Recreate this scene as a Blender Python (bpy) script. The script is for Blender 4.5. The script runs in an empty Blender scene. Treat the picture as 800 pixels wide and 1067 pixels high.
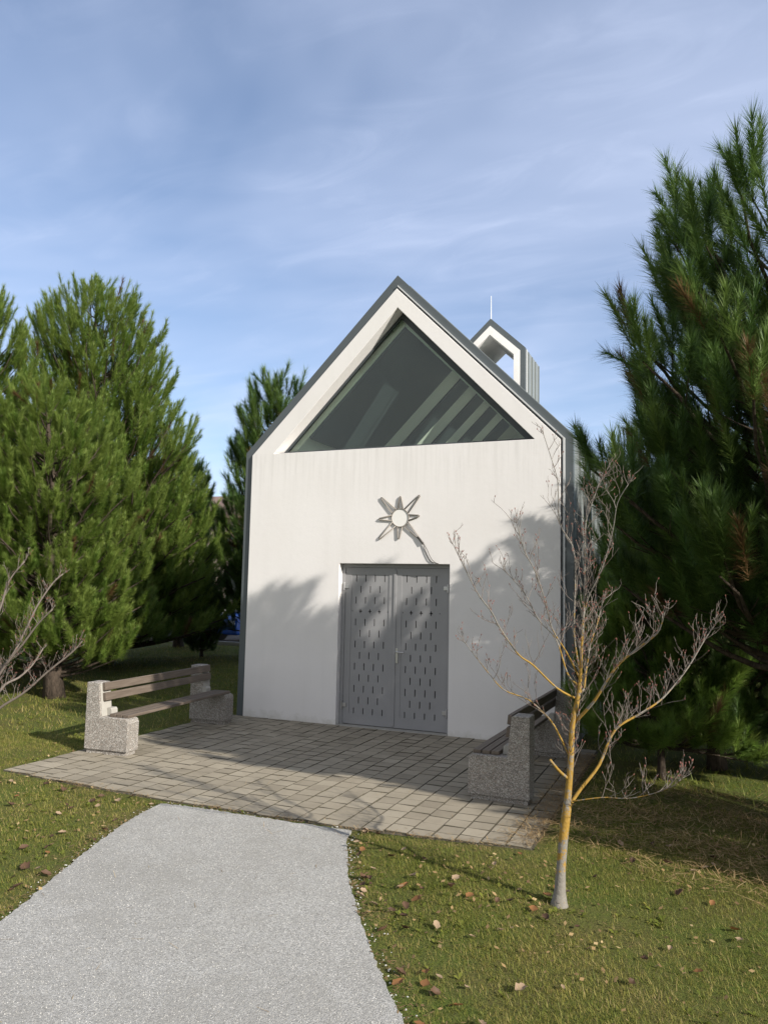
import bpy, bmesh, math, random
import numpy as np
from mathutils import Vector, Matrix
from mathutils.geometry import tessellate_polygon

C = bpy.context.scene
COL = C.collection
rnd = random.Random(11)
PI = math.pi

# ------------------------------------------------------------------ helpers
class MB:
    """collects vertices and faces, built as ONE mesh object"""
    def __init__(s): s.v = []; s.f = []; s.m = []; s.t = []
    def add(s, vs, fs, mi=0, tint=0.5):
        n = len(s.v); s.v.extend([tuple(p) for p in vs])
        for f in fs:
            s.f.append(tuple(i + n for i in f)); s.m.append(mi); s.t.append(tint)
    def box(s, x0, x1, y0, y1, z0, z1, mi=0, tint=0.5):
        s.add([(x0,y0,z0),(x1,y0,z0),(x1,y1,z0),(x0,y1,z0),(x0,y0,z1),(x1,y0,z1),(x1,y1,z1),(x0,y1,z1)],
              [(0,3,2,1),(4,5,6,7),(0,1,5,4),(1,2,6,5),(2,3,7,6),(3,0,4,7)], mi, tint)
    def prism(s, poly, y0, y1, holes=(), mi=0, axis='y'):
        """polygon(s) in x,z swept along y (counter-clockwise outline)"""
        loops = [list(poly)] + [list(h) for h in holes]
        flat = [p for l in loops for p in l]
        tris = tessellate_polygon([[Vector((a, b, 0)) for a, b in l] for l in loops])
        n = len(flat)
        if axis == 'y': vs = [(a, y0, b) for a, b in flat] + [(a, y1, b) for a, b in flat]
        elif axis == 'z': vs = [(a, b, y0) for a, b in flat] + [(a, b, y1) for a, b in flat]
        else: vs = [(y0, a, b) for a, b in flat] + [(y1, a, b) for a, b in flat]
        fs = [tuple(t) for t in tris] + [tuple(i + n for i in reversed(t)) for t in tris]
        k = 0
        for l in loops:
            m = len(l)
            for i in range(m): fs.append((k+i, k+(i+1) % m, k+(i+1) % m+n, k+i+n))
            k += m
        s.add(vs, fs, mi)
    def tube(s, pts, rads, n=6, mi=0, cap=True, tint=0.5):
        pts = [Vector(p) for p in pts]
        if not hasattr(rads, '__len__'): rads = [rads]*len(pts)
        base = len(s.v); ref = Vector((0.13, 0.31, 0.94))
        for i, p in enumerate(pts):
            d = (pts[min(i+1, len(pts)-1)] - pts[max(i-1, 0)]).normalized()
            a = d.cross(ref)
            if a.length < .05: a = d.cross(Vector((1, 0, 0)))
            a.normalize(); b = d.cross(a)
            for k in range(n):
                an = 2*PI*k/n
                s.v.append(tuple(p + (a*math.cos(an) + b*math.sin(an))*rads[i]))
        for i in range(len(pts)-1):
            for k in range(n):
                k2 = (k+1) % n
                s.f.append((base+i*n+k, base+i*n+k2, base+(i+1)*n+k2, base+(i+1)*n+k)); s.m.append(mi); s.t.append(tint)
        if cap and n > 2:
            s.f.append(tuple(base+k for k in reversed(range(n)))); s.m.append(mi); s.t.append(tint)
            e = base+(len(pts)-1)*n
            s.f.append(tuple(e+k for k in range(n))); s.m.append(mi); s.t.append(tint)
    def build(s, name, mats, parent=None, off=(0,0,0), bevel=0, smooth=False, fix=True, tint=False, seg=2):
        me = bpy.data.meshes.new(name)
        o3 = Vector(off)
        me.from_pydata([tuple(Vector(p) - o3) for p in s.v], [], s.f)
        if not isinstance(mats, (list, tuple)): mats = [mats]
        for m in mats: me.materials.append(m)
        me.polygons.foreach_set('material_index', s.m)
        if tint:
            at = me.attributes.new('tint', 'FLOAT', 'FACE'); at.data.foreach_set('value', s.t)
        if fix:
            bm = bmesh.new(); bm.from_mesh(me); bmesh.ops.recalc_face_normals(bm, faces=bm.faces); bm.to_mesh(me); bm.free()
        if smooth: me.polygons.foreach_set('use_smooth', [True]*len(me.polygons))
        o = bpy.data.objects.new(name, me); COL.objects.link(o)
        if parent is not None: o.parent = parent
        if bevel:
            b = o.modifiers.new('bevel', 'BEVEL'); b.width = bevel; b.segments = seg; b.limit_method = 'ANGLE'; b.angle_limit = math.radians(40)
        return o

def tri_mesh(name, P, nv, mats, tint=None, parent=None, smooth=False):
    """P: (N*nv,3) array, every nv vertices make one face"""
    me = bpy.data.meshes.new(name)
    N = len(P)//nv
    me.vertices.add(N*nv); me.vertices.foreach_set('co', np.ascontiguousarray(P, dtype=np.float32).ravel())
    me.loops.add(N*nv); me.loops.foreach_set('vertex_index', np.arange(N*nv, dtype=np.int32))
    me.polygons.add(N); me.polygons.foreach_set('loop_start', np.arange(0, N*nv, nv, dtype=np.int32))
    me.update(calc_edges=True)
    if tint is not None:
        at = me.attributes.new('tint', 'FLOAT', 'FACE'); at.data.foreach_set('value', np.ascontiguousarray(tint, dtype=np.float32))
    me.materials.append(mats)
    o = bpy.data.objects.new(name, me); COL.objects.link(o)
    if parent is not None: o.parent = parent
    return o

def thing(name, label, cat, loc=(0,0,0), rz=0, group=None):
    o = bpy.data.objects.new(name, None); COL.objects.link(o)
    o.empty_display_size = .2
    o.location = loc; o.rotation_euler = (0, 0, rz); tag(o, label, cat, group); return o
def tag(o, label, cat, group=None):
    o['label'] = label; o['category'] = cat
    if group: o['group'] = group
    return o
def structure(o): o['kind'] = 'structure'; return o
def stuff(o): o['kind'] = 'stuff'; return o
def copy_tree(root, loc=None, rz=None, sc=None):
    c = root.copy(); COL.objects.link(c)
    for ch in root.children:
        d = ch.copy(); COL.objects.link(d); d.parent = c
        for g in ch.children:
            e = g.copy(); COL.objects.link(e); e.parent = d
    if loc is not None: c.location = loc
    if rz is not None: c.rotation_euler = (0, 0, rz)
    if sc is not None: c.scale = (sc, sc, sc) if not hasattr(sc, '__len__') else sc
    return c

# ------------------------------------------------------------------ materials
class NT:
    def __init__(s, name):
        s.m = bpy.data.materials.new(name); s.m.use_nodes = True
        s.t = s.m.node_tree; s.t.nodes.clear()
        s.out = s.t.nodes.new('ShaderNodeOutputMaterial')
    def n(s, typ, **kw):
        nd = s.t.nodes.new('ShaderNode'+typ)
        for k, v in kw.items():
            if k in nd.inputs: s.set(nd.inputs[k], v)
            else: setattr(nd, k, v)
        return nd
    def set(s, inp, v):
        if hasattr(v, 'node') or isinstance(v, bpy.types.NodeSocket): s.t.links.new(v, inp)
        elif isinstance(v, (tuple, list)) and inp.type == 'RGBA' and len(v) == 3: inp.default_value = (*v, 1)
        else: inp.default_value = v
    def coord(s, kind='Object', scale=None):
        c = s.n('TexCoord').outputs[kind]
        if scale is None: return c
        mp = s.n('Mapping'); s.set(mp.inputs['Vector'], c); mp.inputs['Scale'].default_value = scale
        return mp.outputs[0]
    def noise(s, vec, sc, det=4, rough=.55, dist=0):
        nd = s.n('TexNoise'); s.set(nd.inputs['Vector'], vec)
        nd.inputs['Scale'].default_value = sc; nd.inputs['Detail'].default_value = det
        nd.inputs['Roughness'].default_value = rough; nd.inputs['Distortion'].default_value = dist
        return nd.outputs['Fac']
    def voro(s, vec, sc, feature='F1', rand=1):
        nd = s.n('TexVoronoi', feature=feature); s.set(nd.inputs['Vector'], vec)
        nd.inputs['Scale'].default_value = sc; nd.inputs['Randomness'].default_value = rand
        return nd
    def ramp(s, fac, stops, interp='LINEAR'):
        r = s.n('ValToRGB'); s.set(r.inputs[0], fac); e = r.color_ramp.elements; r.color_ramp.interpolation = interp
        while len(e) < len(stops): e.new(.5)
        for i, (p, c) in enumerate(stops):
            e[i].position = p; e[i].color = (*c, 1) if hasattr(c, '__len__') else (c, c, c, 1)
        return r.outputs[0]
    def mix(s, fac, a, b, mode='MIX'):
        m = s.n('Mix', data_type='RGBA', blend_type=mode)
        s.set(m.inputs[0], fac); s.set(m.inputs[6], a); s.set(m.inputs[7], b)
        return m.outputs[2]
    def math(s, op, a, b=0.0, clamp=False):
        m = s.n('Math', operation=op, use_clamp=clamp); s.set(m.inputs[0], a); s.set(m.inputs[1], b); return m.outputs[0]
    def bump(s, h, strength=.3, dist=.01, normal=None):
        b = s.n('Bump'); s.set(b.inputs['Height'], h); b.inputs['Strength'].default_value = strength; b.inputs['Distance'].default_value = dist
        if normal is not None: s.set(b.inputs['Normal'], normal)
        return b.outputs[0]
    def bsdf(s, col, rough=.7, normal=None, metal=0, spec=.5, **kw):
        p = s.n('BsdfPrincipled'); s.set(p.inputs['Base Color'], col); s.set(p.inputs['Roughness'], rough)
        p.inputs['Metallic'].default_value = metal; p.inputs['Specular IOR Level'].default_value = spec
        if normal is not None: s.set(p.inputs['Normal'], normal)
        return p.outputs[0]
    def end(s, sh): s.t.links.new(sh, s.out.inputs['Surface']); return s.m
    def attr(s, name='tint'): return s.n('Attribute', attribute_name=name).outputs['Fac']

def simple(name, col, rough=.6, var=.12, sc=6, bump=.0, metal=0, spec=.4):
    m = NT(name); v = m.coord()
    f = m.noise(v, sc, 5)
    c = m.mix(f, tuple(x*(1-var) for x in col), tuple(min(1, x*(1+var)) for x in col))
    nm = m.bump(m.noise(v, sc*8, 4), bump, .01) if bump else None
    return m.end(m.bsdf(c, rough, nm, metal, spec))

def mat_plaster():
    m = NT('white_render'); v = m.coord()
    st = m.noise(m.coord('Object', (3.2, 3.2, .22)), 1.1, 6, .6)          # faint rain streaks
    gr = m.noise(v, 160, 3); bl = m.noise(v, .9, 4)
    c = m.mix(m.ramp(st, [(.5, 0), (.85, .6)]), (.80, .780, .768), (.71, .69, .675))
    c = m.mix(m.ramp(bl, [(.4, 0), (.75, .5)]), c, (.725, .70, .675))
    st2 = m.noise(m.coord('Object', (9, 9, .5)), 1.5, 4, .6)
    zz = m.n('SeparateXYZ'); m.set(zz.inputs[0], v)
    under = m.ramp(m.math('MULTIPLY', zz.outputs['Z'], .2), [(.62, 0), (.80, 1), (.807, 1), (.812, 0)])     # runs below the window sill
    c = m.mix(m.math('MULTIPLY', m.ramp(st2, [(.46, 0), (.72, .38)]), under), c, (.50, .485, .46))
    z = m.n('SeparateXYZ'); m.set(z.inputs[0], v)
    splash = m.math('SUBTRACT', m.noise(v, 5, 6, .7), m.math('MULTIPLY', z.outputs['Z'], 2.2))
    c = m.mix(m.ramp(splash, [(.25, 0), (.6, .45)]), c, (.42, .41, .33))
    return m.end(m.bsdf(c, .85, m.bump(m.math('ADD', gr, m.math('MULTIPLY', m.noise(v, 14, 5, .65), 1.5)), .35, .003), spec=.2))

def mat_aggregate():
    m = NT('exposed_aggregate'); v = m.coord()
    a = m.voro(v, 105); b = m.voro(v, 105, 'DISTANCE_TO_EDGE')
    st = m.ramp(m.n('SeparateColor', Color=a.outputs['Color']).outputs[0],
        [(0, (.20, .18, .165)), (.15, (.38, .345, .31)), (.40, (.55, .51, .465)), (.6, (.68, .65, .60)), (.82, (.46, .39, .335)), (1, (.78, .75, .71))], 'CONSTANT')
    e = m.ramp(b.outputs['Distance'], [(.06, 0), (.16, 1)])
    c = m.mix(e, (.24, .225, .20), st)
    c = m.mix(m.ramp(m.noise(v, 7, 4), [(.5, 0), (.8, .35)]), c, (.28, .25, .21))
    return m.end(m.bsdf(c, .75, m.bump(e, .8, .006), spec=.3))

def mat_gravel():
    m = NT('crushed_limestone'); v = m.coord()
    a = m.voro(v, 150); b = m.voro(v, 150, 'DISTANCE_TO_EDGE'); a2 = m.voro(v, 62)
    s1 = m.n('SeparateColor', Color=a.outputs['Color']).outputs[0]
    st = m.ramp(s1, [(0, (.19, .185, .172)), (.12, (.305, .30, .282)), (.5, (.405, .398, .374)), (.85, (.50, .49, .46)), (1, (.64, .625, .59))])
    c = m.mix(m.ramp(b.outputs['Distance'], [(.02, .5), (.2, 0)]), st, (.17, .165, .15))
    big = m.math('ADD', m.math('MULTIPLY', m.noise(v, 1.1, 5, .6), .6), m.math('MULTIPLY', m.noise(v, 5.5, 4, .6), .4))
    c = m.mix(m.ramp(big, [(.42, 0), (.62, .6)]), c, (.27, .26, .235))
    s2 = m.n('SeparateColor', Color=a2.outputs['Color']).outputs[1]
    c = m.mix(m.ramp(s2, [(.93, 0), (.95, .5)]), c, (.26, .25, .235))
    h = m.math('ADD', m.math('MULTIPLY', a.outputs['Distance'], -.6), m.math('MULTIPLY', m.noise(v, 24, 5, .7), .8))
    return m.end(m.bsdf(c, .9, m.bump(h, .6, .008), spec=.2))

def mat_lawn():
    m = NT('lawn_soil'); v = m.coord()
    f1 = m.noise(v, 1.1, 6, .65); f2 = m.noise(v, 14, 6, .7); f3 = m.noise(v, 60, 4, .7)
    c = m.mix(m.ramp(f1, [(.38, 0), (.62, 1)]), (.100, .135, .028), (.135, .130, .042))
    c = m.mix(m.ramp(f2, [(.45, 0), (.70, .55)]), c, (.115, .085, .045))
    c = m.mix(m.ramp(f3, [(.5, 0), (.72, .6)]), c, (.05, .07, .018))
    return m.end(m.bsdf(c, .95, m.bump(m.math('ADD', f3, f2), .9, .03), spec=.1))

def mat_tinted(name, stops, rough=.6, trans=.0, noise=None, spec=.3, bump=None):
    m = NT(name); t = m.attr()
    if noise:
        v = m.coord(); t = m.math('ADD', t, m.math('MULTIPLY', m.math('SUBTRACT', m.noise(v, noise[0], 5, .65), .5), noise[1]))
    c = m.ramp(t, stops)
    nm = None
    if bump: nm = m.bump(m.noise(m.coord(), bump[0], 5, .7), bump[1], .01)
    sh = m.bsdf(c, rough, nm, spec=spec)
    if trans:
        tr = m.n('BsdfTranslucent'); m.set(tr.inputs[0], c)
        mx = m.n('MixShader'); mx.inputs[0].default_value = trans
        m.t.links.new(sh, mx.inputs[1]); m.t.links.new(tr.outputs[0], mx.inputs[2]); sh = mx.outputs[0]
    return m.end(sh)

def mat_glass(name, tint=(.62, .68, .66), boost=1.0):
    m = NT(name)
    fr = m.n('Fresnel'); fr.inputs['IOR'].default_value = 1.6
    tr = m.n('BsdfTransparent'); m.set(tr.inputs[0], tint)
    gl = m.n('BsdfGlossy'); gl.inputs['Roughness'].default_value = .01
    mx = m.n('MixShader'); m.set(mx.inputs[0], m.math('MULTIPLY', fr.outputs[0], boost, True))
    m.t.links.new(tr.outputs[0], mx.inputs[1]); m.t.links.new(gl.outputs[0], mx.inputs[2])
    return m.end(mx.outputs[0])

def mat_bark(name, a, b, sc=(9, 9, 2.5)):
    m = NT(name); v = m.coord('Object', sc)
    f = m.noise(v, 3, 6, .7, .6)
    c = m.mix(m.ramp(f, [(.35, 0), (.65, 1)]), a, b)
    return m.end(m.bsdf(c, .9, m.bump(f, .9, .03), spec=.15))

def mat_lichen():
    m = NT('lichen_bark'); v = m.coord()
    z = m.n('SeparateXYZ'); m.set(z.inputs[0], v)
    grey = m.mix(m.noise(v, 60, 5), (.13, .118, .10), (.29, .27, .24))
    li = m.mix(m.noise(v, 45, 4), (.24, .135, .014), (.40, .245, .045))
    band = m.ramp(z.outputs['Z'], [(.08, 0), (.34, .45), (.66, .68)])
    top = m.ramp(m.math('MULTIPLY', z.outputs['Z'], .4), [(.62, 1), (.78, .25), (.95, 0)])
    f = m.math('MULTIPLY', band, top)
    k = m.math('SUBTRACT', m.math('ADD', f, m.math('MULTIPLY', m.math('SUBTRACT', m.noise(v, 11, 6, .75), .5), 3.4)), .40)
    xr = m.n('SeparateXYZ'); m.set(xr.inputs[0], v)
    away = m.math('ABSOLUTE', m.math('SUBTRACT', xr.outputs['X'], .12))
    k = m.math('SUBTRACT', k, m.math('MULTIPLY', m.math('MULTIPLY', away, away), .9))
    c = m.mix(m.ramp(k, [(.0, 0), (.12, .9)]), grey, li)
    return m.end(m.bsdf(c, .9, m.bump(m.noise(v, 70, 5), .6, .006), spec=.15))

def mat_wood():
    m = NT('brown_bench_wood'); v = m.coord('Object', (14, .6, 14))
    f = m.noise(v, 5, 6, .65)
    c = m.mix(m.ramp(f, [(.3, 0), (.7, 1)]), (.085, .066, .050), (.165, .132, .105))
    return m.end(m.bsdf(c, .55, m.bump(f, .35, .004), spec=.4))

M = {}
M['plaster'] = mat_plaster()
M['inner'] = simple('interior_paint', (.88, .88, .82), .8, .03)
M['dark_lining'] = simple('dark_ceiling_lining', (.055, .068, .075), .5, .1)
M['trim'] = simple('anthracite_sheet_metal', (.085, .10, .108), .42, .10, 3, spec=.5)
M['flash'] = simple('galvanised_flashing', (.60, .61, .61), .4, .08, 8)
M['seam'] = simple('grey_standing_seam', (.23, .25, .245), .45, .12, 2, metal=.2, spec=.5)
M['door'] = simple('grey_door_paint', (.30, .30, .308), .40, .12, 2.5, spec=.4)
M['doordark'] = simple('slot_shade_dark', (.03, .03, .032), .6, .1)
M['steel'] = simple('brushed_steel', (.55, .55, .56), .32, .05, 20, metal=.9)
M['frame'] = simple('window_frame_metal', (.055, .065, .072), .4, .08)
M["glass"] = mat_glass("window_glass", (.90, .97, .93), .9)
M['skyglass'] = mat_glass('added_skylight_glass', (.9, .93, .9), 1)
M['tube'] = simple('rope_light_tube', (.27, .245, .215), .45, .12, 20)
M['disc'] = simple('white_star_disc', (.82, .81, .78), .6, .04, 12)
M['cable'] = simple('dark_cable', (.06, .055, .05), .6)
M['agg'] = mat_aggregate()
M['conc'] = simple('smooth_concrete', (.35, .335, .30), .85, .16, 9, .25)
M['wood'] = mat_wood()
M['gravel'] = mat_gravel()
M['lawn'] = mat_lawn()
M['joint'] = simple('paving_joint_soil', (.085, .075, .052), .95, .35, 14, .5)
M['paver'] = mat_tinted('concrete_paver', [(0, (.205, .178, .135)), (.5, (.285, .250, .192)), (1, (.355, .315, .245))], .88, 0, (3.0, .9), .2, (140, .35))
M['blade'] = mat_tinted('grass_blade', [(0, (.055, .095, .014)), (.42, (.195, .220, .036)), (.7, (.35, .30, .08)), (1, (.45, .34, .16))], .6, .42)
M['litter'] = mat_tinted('dry_needle_litter', [(0, (.12, .075, .035)), (.6, (.30, .20, .09)), (1, (.44, .33, .17))], .7, .1)
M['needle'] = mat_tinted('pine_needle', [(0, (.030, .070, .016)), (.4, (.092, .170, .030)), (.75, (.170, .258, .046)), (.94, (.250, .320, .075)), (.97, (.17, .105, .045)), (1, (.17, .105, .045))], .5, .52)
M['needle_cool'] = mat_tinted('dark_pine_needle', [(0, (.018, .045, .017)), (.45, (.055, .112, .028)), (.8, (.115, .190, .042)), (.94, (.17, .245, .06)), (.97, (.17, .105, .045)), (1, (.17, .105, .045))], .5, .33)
M['bark'] = mat_bark('pine_bark', (.03, .024, .019), (.10, .076, .058))
M['lichen'] = mat_lichen()
M['twig'] = mat_tinted('grey_twig', [(0, (.085, .062, .052)), (.5, (.17, .142, .122)), (1, (.28, .25, .22))], .8, 0, (30, .6))
M['bud'] = simple('red_brown_bud', (.22, .085, .065), .6, .3, 30)
M['leafmat'] = [mat_tinted(n, st, .65, .2, (25, .5)) for n, st in (
    ('tan_leaf', [(0, (.20, .135, .085)), (1, (.40, .29, .19))]),
    ('orange_leaf', [(0, (.15, .07, .028)), (1, (.27, .13, .05))]),
    ('brown_leaf', [(0, (.055, .032, .02)), (1, (.13, .075, .045))]))]
M['asphalt'] = simple('asphalt', (.05, .05, .052), .9, .25, 8, .4)

# ------------------------------------------------------------------ camera, sun, sky
cam_d = bpy.data.cameras.new('camera'); cam = bpy.data.objects.new('camera', cam_d); COL.objects.link(cam); C.camera = cam
yaw, pitch, roll = .39554, .09585, .02075
f = Vector((-math.sin(yaw)*math.cos(pitch), math.cos(yaw)*math.cos(pitch), math.sin(pitch)))
r = Vector((math.cos(yaw), math.sin(yaw), 0)); u = r.cross(f)
r2 = r*math.cos(roll) + u*math.sin(roll); u2 = u*math.cos(roll) - r*math.sin(roll)
cam.matrix_world = Matrix(((r2.x, u2.x, -f.x, 6.54756), (r2.y, u2.y, -f.y, -10.25271), (r2.z, u2.z, -f.z, 2.0261), (0, 0, 0, 1)))
cam_d.sensor_fit = 'VERTICAL'; cam_d.sensor_height = 36; cam_d.lens = 800/1067*36
cam_d.clip_start = .05; cam_d.clip_end = 3000

SUN = Vector((2.75, -1, 1.513)).normalized()
sd = bpy.data.lights.new('sun', 'SUN'); sd.energy = 5.0; sd.angle = math.radians(.53); sd.color = (1, .94, .85)
so = bpy.data.objects.new('sun', sd); COL.objects.link(so); so.rotation_euler = (-SUN).to_track_quat('-Z', 'Y').to_euler(); so.location = (20, -8, 15)

w = bpy.data.worlds.new('World'); C.world = w; w.use_nodes = True
t = w.node_tree; t.nodes.clear()
wo = t.nodes.new('ShaderNodeOutputWorld'); bg = t.nodes.new('ShaderNodeBackground'); t.links.new(bg.outputs[0], wo.inputs[0])
sky = t.nodes.new('ShaderNodeTexSky'); sky.sky_type = 'NISHITA'; sky.sun_disc = False
sky.sun_elevation = math.asin(SUN.z); sky.sun_rotation = math.atan2(SUN.x, SUN.y)
sky.air_density = 1.0; sky.dust_density = .6; sky.ozone_density = 3.5; sky.altitude = 300
tc = t.nodes.new('ShaderNodeTexCoord'); sp = t.nodes.new('ShaderNodeSeparateXYZ'); t.links.new(tc.outputs['Generated'], sp.inputs[0])
def wm(op, a, b):
    n = t.nodes.new('ShaderNodeMath'); n.operation = op
    for i, x in enumerate((a, b)):
        if isinstance(x, (int, float)): n.inputs[i].default_value = x
        else: t.links.new(x, n.inputs[i])
    return n.outputs[0]
zz = wm('ADD', wm('MAXIMUM', sp.outputs['Z'], 0), .12)
cx = wm('DIVIDE', sp.outputs['X'], zz); cy = wm('DIVIDE', sp.outputs['Y'], zz)
cb = t.nodes.new('ShaderNodeCombineXYZ'); t.links.new(cx, cb.inputs[0]); t.links.new(cy, cb.inputs[1])
def cloud(scale, rot, stretch, det, lo, hi, dist):
    mp = t.nodes.new('ShaderNodeMapping'); t.links.new(cb.outputs[0], mp.inputs[0]); mp.inputs['Rotation'].default_value = (0, 0, rot); mp.inputs['Scale'].default_value = (1, stretch, 1)
    mp.inputs['Location'].default_value = (3.1, 1.7, 0)
    n = t.nodes.new('ShaderNodeTexNoise'); t.links.new(mp.outputs[0], n.inputs['Vector']); n.inputs['Scale'].default_value = scale; n.inputs['Detail'].default_value = det; n.inputs['Roughness'].default_value = .58; n.inputs['Distortion'].default_value = dist
    r = t.nodes.new('ShaderNodeMapRange'); t.links.new(n.outputs['Fac'], r.inputs[0]); r.inputs[1].default_value = lo; r.inputs[2].default_value = hi; r.interpolation_type = 'SMOOTHSTEP'
    return r.outputs[0]
veil = cloud(.62, .5, 1.5, 4, .06, .86, .5)
wisp = cloud(2.6, .9, 2.6, 8, .42, .80, 1.2)
fac = wm('MINIMUM', wm('ADD', wm('MULTIPLY', veil, .66), wm('MULTIPLY', wm('MULTIPLY', wisp, veil), .20)), .8)
mx = t.nodes.new('ShaderNodeMix'); mx.data_type = 'RGBA'; t.links.new(fac, mx.inputs[0]); t.links.new(sky.outputs[0], mx.inputs[6]); mx.inputs[7].default_value = (5.1, 5.7, 7.3, 1)
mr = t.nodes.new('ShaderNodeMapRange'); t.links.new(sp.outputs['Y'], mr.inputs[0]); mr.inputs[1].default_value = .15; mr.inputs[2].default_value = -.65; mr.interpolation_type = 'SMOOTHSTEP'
m2 = t.nodes.new('ShaderNodeMix'); m2.data_type = 'RGBA'; t.links.new(wm('MULTIPLY', mr.outputs[0], wm('ADD', wm('MULTIPLY', veil, .35), .5)), m2.inputs[0]); t.links.new(mx.outputs[2], m2.inputs[6]); m2.inputs[7].default_value = (4.3, 4.15, 3.9, 1)   # unseen white cloud added behind the camera to neutralise the blue shade fill
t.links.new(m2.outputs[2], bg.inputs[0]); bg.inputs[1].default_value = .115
C.view_settings.view_transform = 'Standard'; C.view_settings.look = 'None'; C.view_settings.gamma = 1
C.view_settings.exposure = .52
try: C.view_settings.use_curve_mapping = False
except Exception: pass
C.cycles.max_bounces = 7; C.cycles.transparent_max_bounces = 12; C.cycles.diffuse_bounces = 3; C.cycles.glossy_bounces = 3
C.cycles.use_denoising = True

# ------------------------------------------------------------------ ground, path, patio
PATIO = [(-.345, .03), (-.345, -4.05), (.4, -4.13), (1.9, -4.21), (3.8, -4.20), (4.6, -4.12), (5.27, -4.03), (5.27, -3.0), (5.27, .03)]
PATH = [(1.93, -4.33), (1.99, -4.75), (2.15, -5.3), (2.41, -6.02), (2.61, -6.53), (2.75, -7.0), (3.1, -8.2), (4.0, -10.2), (5.4, -12.4), (7.6, -15), (10.4, -13), (8.9, -11.4), (7.55, -9.8), (6.5, -8.45), (5.7, -7.4), (5.22, -6.71), (4.85, -6.2), (4.44, -5.55), (4.2, -5.15), (4.02, -4.77), (3.88, -4.5), (3.82, -4.27), (3.1, -4.29), (2.3, -4.29)]
def densify(poly, step, jit, seed, skip=lambda a, b: False):
    R = random.Random(seed); out = []
    for i in range(len(poly)):
        a = Vector(poly[i]); b = Vector(poly[(i+1) % len(poly)]); n = max(1, int((b-a).length/step))
        d = (b-a).normalized(); nn = Vector((-d.y, d.x))
        for k in range(n):
            j = 0 if (k == 0 or skip(a, b)) else R.uniform(-jit, jit)
            out.append(tuple(a.lerp(b, k/n) + nn*j))
    return out
def spline(poly, closed_idx):  # smooth catmull-rom through the listed run of points
    pts = [Vector(p) for p in closed_idx]; out = []
    for i in range(len(pts)-1):
        p0 = pts[max(i-1, 0)]; p1 = pts[i]; p2 = pts[i+1]; p3 = pts[min(i+2, len(pts)-1)]
        for k in range(6):
            q = k/6
            out.append(tuple(.5*((2*p1) + (p2-p0)*q + (2*p0-5*p1+4*p2-p3)*q*q + (3*p1-p0-3*p2+p3)*q**3)))
    out.append(tuple(pts[-1])); return out
PATH_S = spline(PATH, PATH[:10]) + spline(PATH, PATH[10:22]) + PATH[22:]
PATH_E = densify(PATH_S, .035, .012, 5)

def inside(poly, X, Y):
    P = np.array(poly); x1 = P[:, 0]; y1 = P[:, 1]; x2 = np.roll(x1, -1); y2 = np.roll(y1, -1)
    c = np.zeros(len(X), bool)
    for a, b, cc, d in zip(x1, y1, x2, y2):
        m = ((b > Y) != (d > Y)); 
        if b == d: continue
        c ^= m & (X < (cc-a)*(Y-b)/(d-b)+a)
    return c
def dist_poly(poly, X, Y):
    D = np.full(len(X), 9.)
    n = len(poly)
    for i in range(n):
        a = np.array(poly[i]); b = np.array(poly[(i+1) % n]); ab = b-a; L = ab@ab+1e-12
        tt = np.clip(((X-a[0])*ab[0]+(Y-a[1])*ab[1])/L, 0, 1)
        D = np.minimum(D, np.hypot(X-a[0]-tt*ab[0], Y-a[1]-tt*ab[1]))
    return D

# lawn: one sheet to the horizon, finely meshed and a little uneven near by
def ground_z(X, Y):
    return .018*np.sin(X*1.7+.6*Y)*np.cos(Y*1.3-.4*X) + .012*np.sin(3.1*X+1)*np.sin(2.7*Y)
gx = np.concatenate([[-400, -150, -60, -30], np.arange(-16, 16.01, .25), [30, 60, 150, 400]])
gy = np.concatenate([[-300, -100, -40, -22], np.arange(-14, 14.01, .25), [20, 35, 70, 160, 500]])
GX, GY = np.meshgrid(gx, gy)
dp = np.minimum(dist_poly(PATIO, GX.ravel(), GY.ravel()), dist_poly(PATH_S[::3], GX.ravel(), GY.ravel()))
ins = inside(PATIO, GX.ravel(), GY.ravel()) | inside(PATH_S, GX.ravel(), GY.ravel())
ease = np.where(ins, 0, np.clip((dp-.05)/.5, 0, 1))
GZ = (ground_z(GX.ravel(), GY.ravel())+.012)*ease*(np.hypot(GX.ravel()-2, GY.ravel()) < 17) - .012
b = MB(); nx = len(gx)
b.v = list(zip(GX.ravel(), GY.ravel(), GZ)); b.f = [(j*nx+i, j*nx+i+1, (j+1)*nx+i+1, (j+1)*nx+i) for j in range(len(gy)-1) for i in range(nx-1)]
b.m = [0]*len(b.f); b.t = [0]*len(b.f)
structure(b.build('lawn', M['lawn'], smooth=True, fix=False))

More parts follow.
